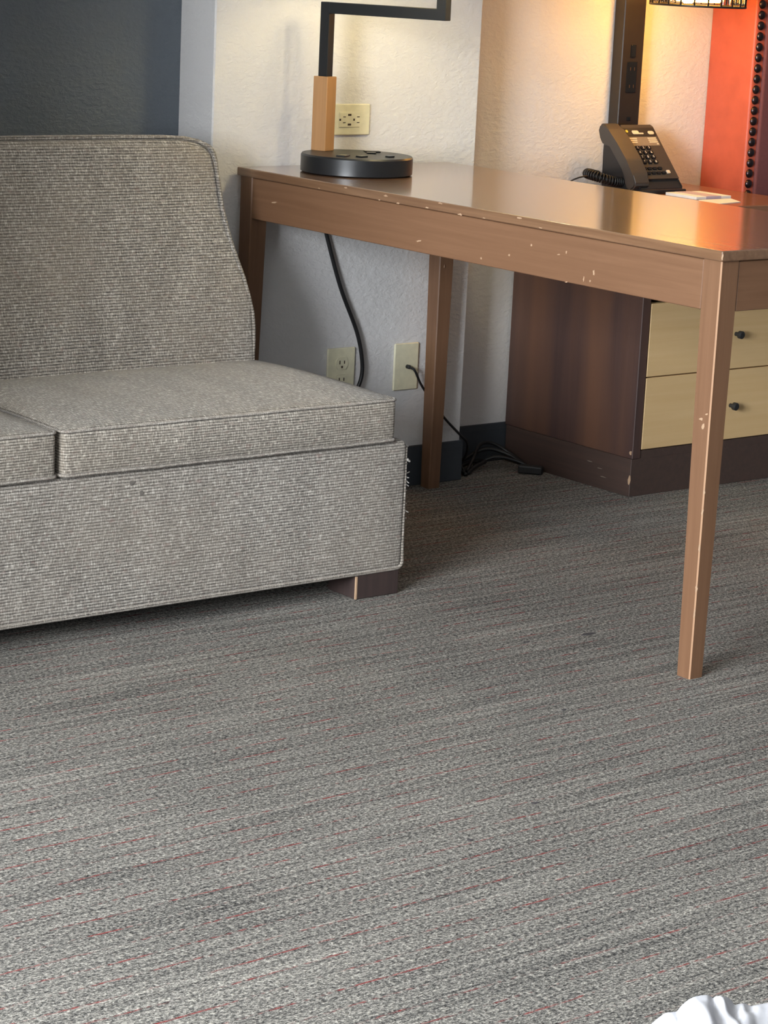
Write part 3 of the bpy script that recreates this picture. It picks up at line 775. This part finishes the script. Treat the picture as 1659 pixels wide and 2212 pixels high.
for i, ch in enumerate(KEY):
    x = KX[i % 3]; s = KS[i//3]
    k = flat('key', rect(x-.0066, x+.0066, s-.0046, s+.0046, .002), .001, .0052, M['black_gloss'], fp)
    me = glyph(ch); me.materials.append(M['print'])
    g = bpy.data.objects.new('digit', me); COL.objects.link(g)
    mt = Matrix((Vector((1, 0, 0)), EY, EN)).transposed().to_4x4(); mt.translation = face(x, s, .0053)
    g.matrix_world = mt
    g.parent = fp; g.matrix_parent_inverse = fp.matrix_world.inverted()
for r_, s in ((0, .0520), (1, .0385)):
    for c_ in range(4):
        x = 4.104+r_*.006+c_*.0168
        flat('function_key', rect(x-.0066, x+.0066, s-.0036, s+.0030, .0016), .001, .0046, M['black_gloss'], fp)
o = flat('function_key', rect(4.1715, 4.1815, .036, .0450, .0015), .001, .0046, M['print'], fp); o['label'] = 'white function key'
# handset lying in its cradle along the left side
bm = bmesh.new()
hp = [(.004, .006), (.030, .012), (.070, .016), (.120, .014), (.165, .009), (.190, .002), (.194, -.010), (.187, -.022), (.168, -.030), (.150, -.031), (.142, -.024), (.132, -.008), (.060, -.006), (.040, -.010), (.030, -.024), (.012, -.026), (.002, -.018), (0, -.004)]
q = [face(0, s, t) for s, t in hp]
prism(bm, prof(q), 'X', 4.043, 4.094)
bmesh.ops.bevel(bm, geom=[e for e in bm.edges], offset=.004, segments=3, affect='EDGES', clamp_overlap=True)
Ph(smooth_by_angle(obj('handset', bm, M['handset']), .6))
# coiled handset cord resting beside the phone
bm = bmesh.new(); pts = []
core = catmull([(4.062, 4.262, .690), (4.030, 4.262, .694), (4.002, 4.280, .702), (4.000, 4.312, .706), (4.022, 4.336, .704), (4.056, 4.342, .698)], 10)
N = 26*14
for i in range(N):
    f = i/(N-1)*(len(core)-1.001); k = int(f); c = core[k].lerp(core[k+1], f-k); d = (core[k+1]-core[k]).normalized()
    n1 = d.cross(Vector((0, 0, 1))).normalized(); n2 = d.cross(n1); a = 2*PI*26*i/N
    pts.append(c+(n1*math.cos(a)+n2*math.sin(a))*.0105)
tube(bm, pts, .0024, 6)
Ph(obj('coiled_cord', bm, M['rubber'], smooth=True))
bm = bmesh.new(); tube(bm, catmull([(4.000, 4.300, .700), (3.975, 4.300, .702), (3.950, 4.310, .694), (3.930, 4.33, .676), (3.925, 4.36, .674)], 6), .0019, 6)
Ph(obj('line_cord', bm, M['rubber'], smooth=True))

# ================================================================== paper things on the nightstand
pad = empty('notepad', (4.18, 4.10, NZ), 'small white notepad with a lilac band beside the phone', 'notepad')
bm = bmesh.new(); box(bm, (4.118, 4.060, NZ), (4.235, 4.165, NZ+.007), .0006, 1); keep(obj('pages', bm, M['paper']), pad)
keep(obj('band', nbox((4.150, 4.0592, NZ+.0005), (4.200, 4.1655, NZ+.0074)), M['lilac']), pad)
bm = bmesh.new()
pr = [(4.075, 3.962), (4.190, 3.985), (4.225, 4.050), (4.110, 4.045)]
A = [bm.verts.new((x, y, NZ+.0002)) for x, y in pr]; B = [bm.verts.new((x, y, NZ+.0016)) for x, y in pr]
bm.faces.new(A); bm.faces.new(B)
for i in range(4): bm.faces.new((A[i], A[(i+1) % 4], B[(i+1) % 4], B[i]))
tag(obj('paper_card', bm, M['paper']), 'white paper card lying at the front edge of the nightstand', 'card')

# ================================================================== headboard
HX0, HX1, HY0, HZ = 4.454, 6.05, 4.231, 1.36
hb = empty('headboard', (5.2, 4.31, 0), 'orange-red upholstered headboard with a row of dark nailheads', 'headboard')
Hb = lambda o: keep(o, hb)
bm = bmesh.new(); rbox(bm, (HX0, HY0, 0.10), (HX1, YB-.001, HZ), .008, (10, 4, 10)); Hb(obj('frame', bm, M['orange'], smooth=True))
bm = bmesh.new(); rbox(bm, (HX0+.034, HY0-.008, .14), (HX1-.034, HY0+.02, HZ-.036), .007, (10, 2, 10)); Hb(obj('panel', bm, M['maroon'], smooth=True))
for x in (HX0+.03, HX1-.09): Hb(obj('leg', nbox((x, HY0+.03, 0), (x+.06, YB-.03, .102)), M['dark_leg']))
bmn = bmesh.new(); lathe(bmn, [(.0112, 0), (.0108, .0026), (.0086, .0058), (.0047, .0080), (0, .0088)], (0, 0, 0), 14)
bmesh.ops.transform(bmn, matrix=Matrix.Rotation(PI/2, 4, 'X'), verts=bmn.verts)
nm = obj('nailhead', bmn, M['nail'], smooth=True); nmesh = nm.data
zs = []; z = .16
while z < HZ-.02: zs.append(z); z += .0260
pos = [(HX0+.0165, z) for z in zs]+[(HX1-.0165, z) for z in zs]
x = HX0+.0165+.0260
while x < HX1-.03: pos.append((x, HZ-.0165)); x += .0260
for i, (x, z) in enumerate(pos):
    o = nm if i == 0 else nm.copy()
    if i: COL.objects.link(o)
    o.location = (x, HY0+.0004, z); keep(o, hb)

# ================================================================== bed linen in the near corner
bed = empty('bed', (1.6, 0.0, 0), 'bed under white linen in the near right corner of the photo', 'bed')
Bd = lambda o: keep(o, bed)
bm = bmesh.new(); rbox(bm, (.80, -1.0, .26), (2.15, .96, .50), .04, (8, 8, 3)); Bd(obj('mattress', bm, M['mattress'], smooth=True))
Bd(obj('box_base', nbox((.83, -.97, .06), (2.12, .92, .262), .01, 2), M['vinyl']))
for x in (.86, 2.03):
    for y in (-.93, .82): Bd(obj('leg', nbox((x, y, 0), (x+.06, y+.06, .062)), M['dark_leg']))
# rumpled sheet: a gathered rim lying across the corner of the mattress, its folds running back into the flat of the bed
rimz = [(-.22, .508), (-.05, .512), (.08, .516), (.14, .520), (.1708, .5272), (.1865, .5411), (.1902, .5446), (.1941, .5487), (.1987, .5528), (.2037, .5537), (.2064, .5542), (.2091, .5586), (.213, .5627), (.2165, .5651), (.2209, .5663), (.2248, .5668), (.2272, .566),
        (.2289, .5641), (.2302, .5661), (.2332, .5666), (.2381, .5659), (.2407, .5638), (.2428, .5603), (.2457, .5614), (.2486, .5622), (.2511, .5614), (.2536, .5602), (.2589, .5618), (.2645, .5633), (.2826, .5669), (.32, .5660), (.37, .5685), (.43, .5640), (.52, .5660), (.60, .561)]
notches = [(.2060, .30, .0055, .004), (.2289, .06, .0075, .0024), (.2428, -.35, .0080, .0035), (.2536, -.55, .0050, .0035), (.35, -.3, .005, .006), (.47, -.4, .006, .007), (.195, .55, .004, .003), (.30, -.6, .004, .006)]
FH = Vector((.62114, .78370, 0)); RH = Vector((.78370, -.62114, 0)); BR = 1.455
cs = [-.034, -.030, -.024, -.017, -.010, -.005, 0, .004, .008, .013, .019, .026, .034, .044, .056, .070, .088, .11, .14, .18, .24, .32, .45, .62]
bm = bmesh.new(); G = []
na = 240
for k in range(na+1):
    a = -.22+.82*k/na if k < 60 else None
    a = -.22+(.15+.22)*k/70 if k <= 70 else (.15+(.30-.15)*(k-70)/130 if k <= 200 else .30+.30*(k-200)/40)
    zr = interp(a, rimz); row = []
    for c in cs:
        keep_ = math.exp(-max(0, c)/.07)
        z = .548+(zr-.548)*keep_ if a > .17 else zr-(0 if c < 0 else .0)
        z += .004*math.sin(a*55+c*40)*min(1, max(0, c)/.03)*math.exp(-c/.3) if a > .15 else 0
        for a0, sl, dep, wd in notches:
            if c > 0:
                d = (a-(a0+sl*c))/(wd+.10*c); z -= dep*math.exp(-d*d)*min(1, c/.006)*math.exp(-c/.045)
                z += .55*dep*math.exp(-((d-1.7)**2))*min(1, c/.008)*math.exp(-c/.045)
        if c < 0: z -= .30*(-c)+38*c*c
        q = FH*(BR-c)+RH*a
        row.append(bm.verts.new((q.x, q.y, max(.5035, z))))
    G.append(row)
for A, B in zip(G, G[1:]):
    for k in range(len(cs)-1): bm.faces.new((A[k], A[k+1], B[k+1], B[k]))
sh = obj('white_sheet', bm, M['sheet'], smooth=True)
tag(sh, 'rumpled white sheet with gathered folds in the bottom right corner of the photo', 'sheet')
md = sh.modifiers.new('thick', 'SOLIDIFY'); md.thickness = .003; md.offset = -1
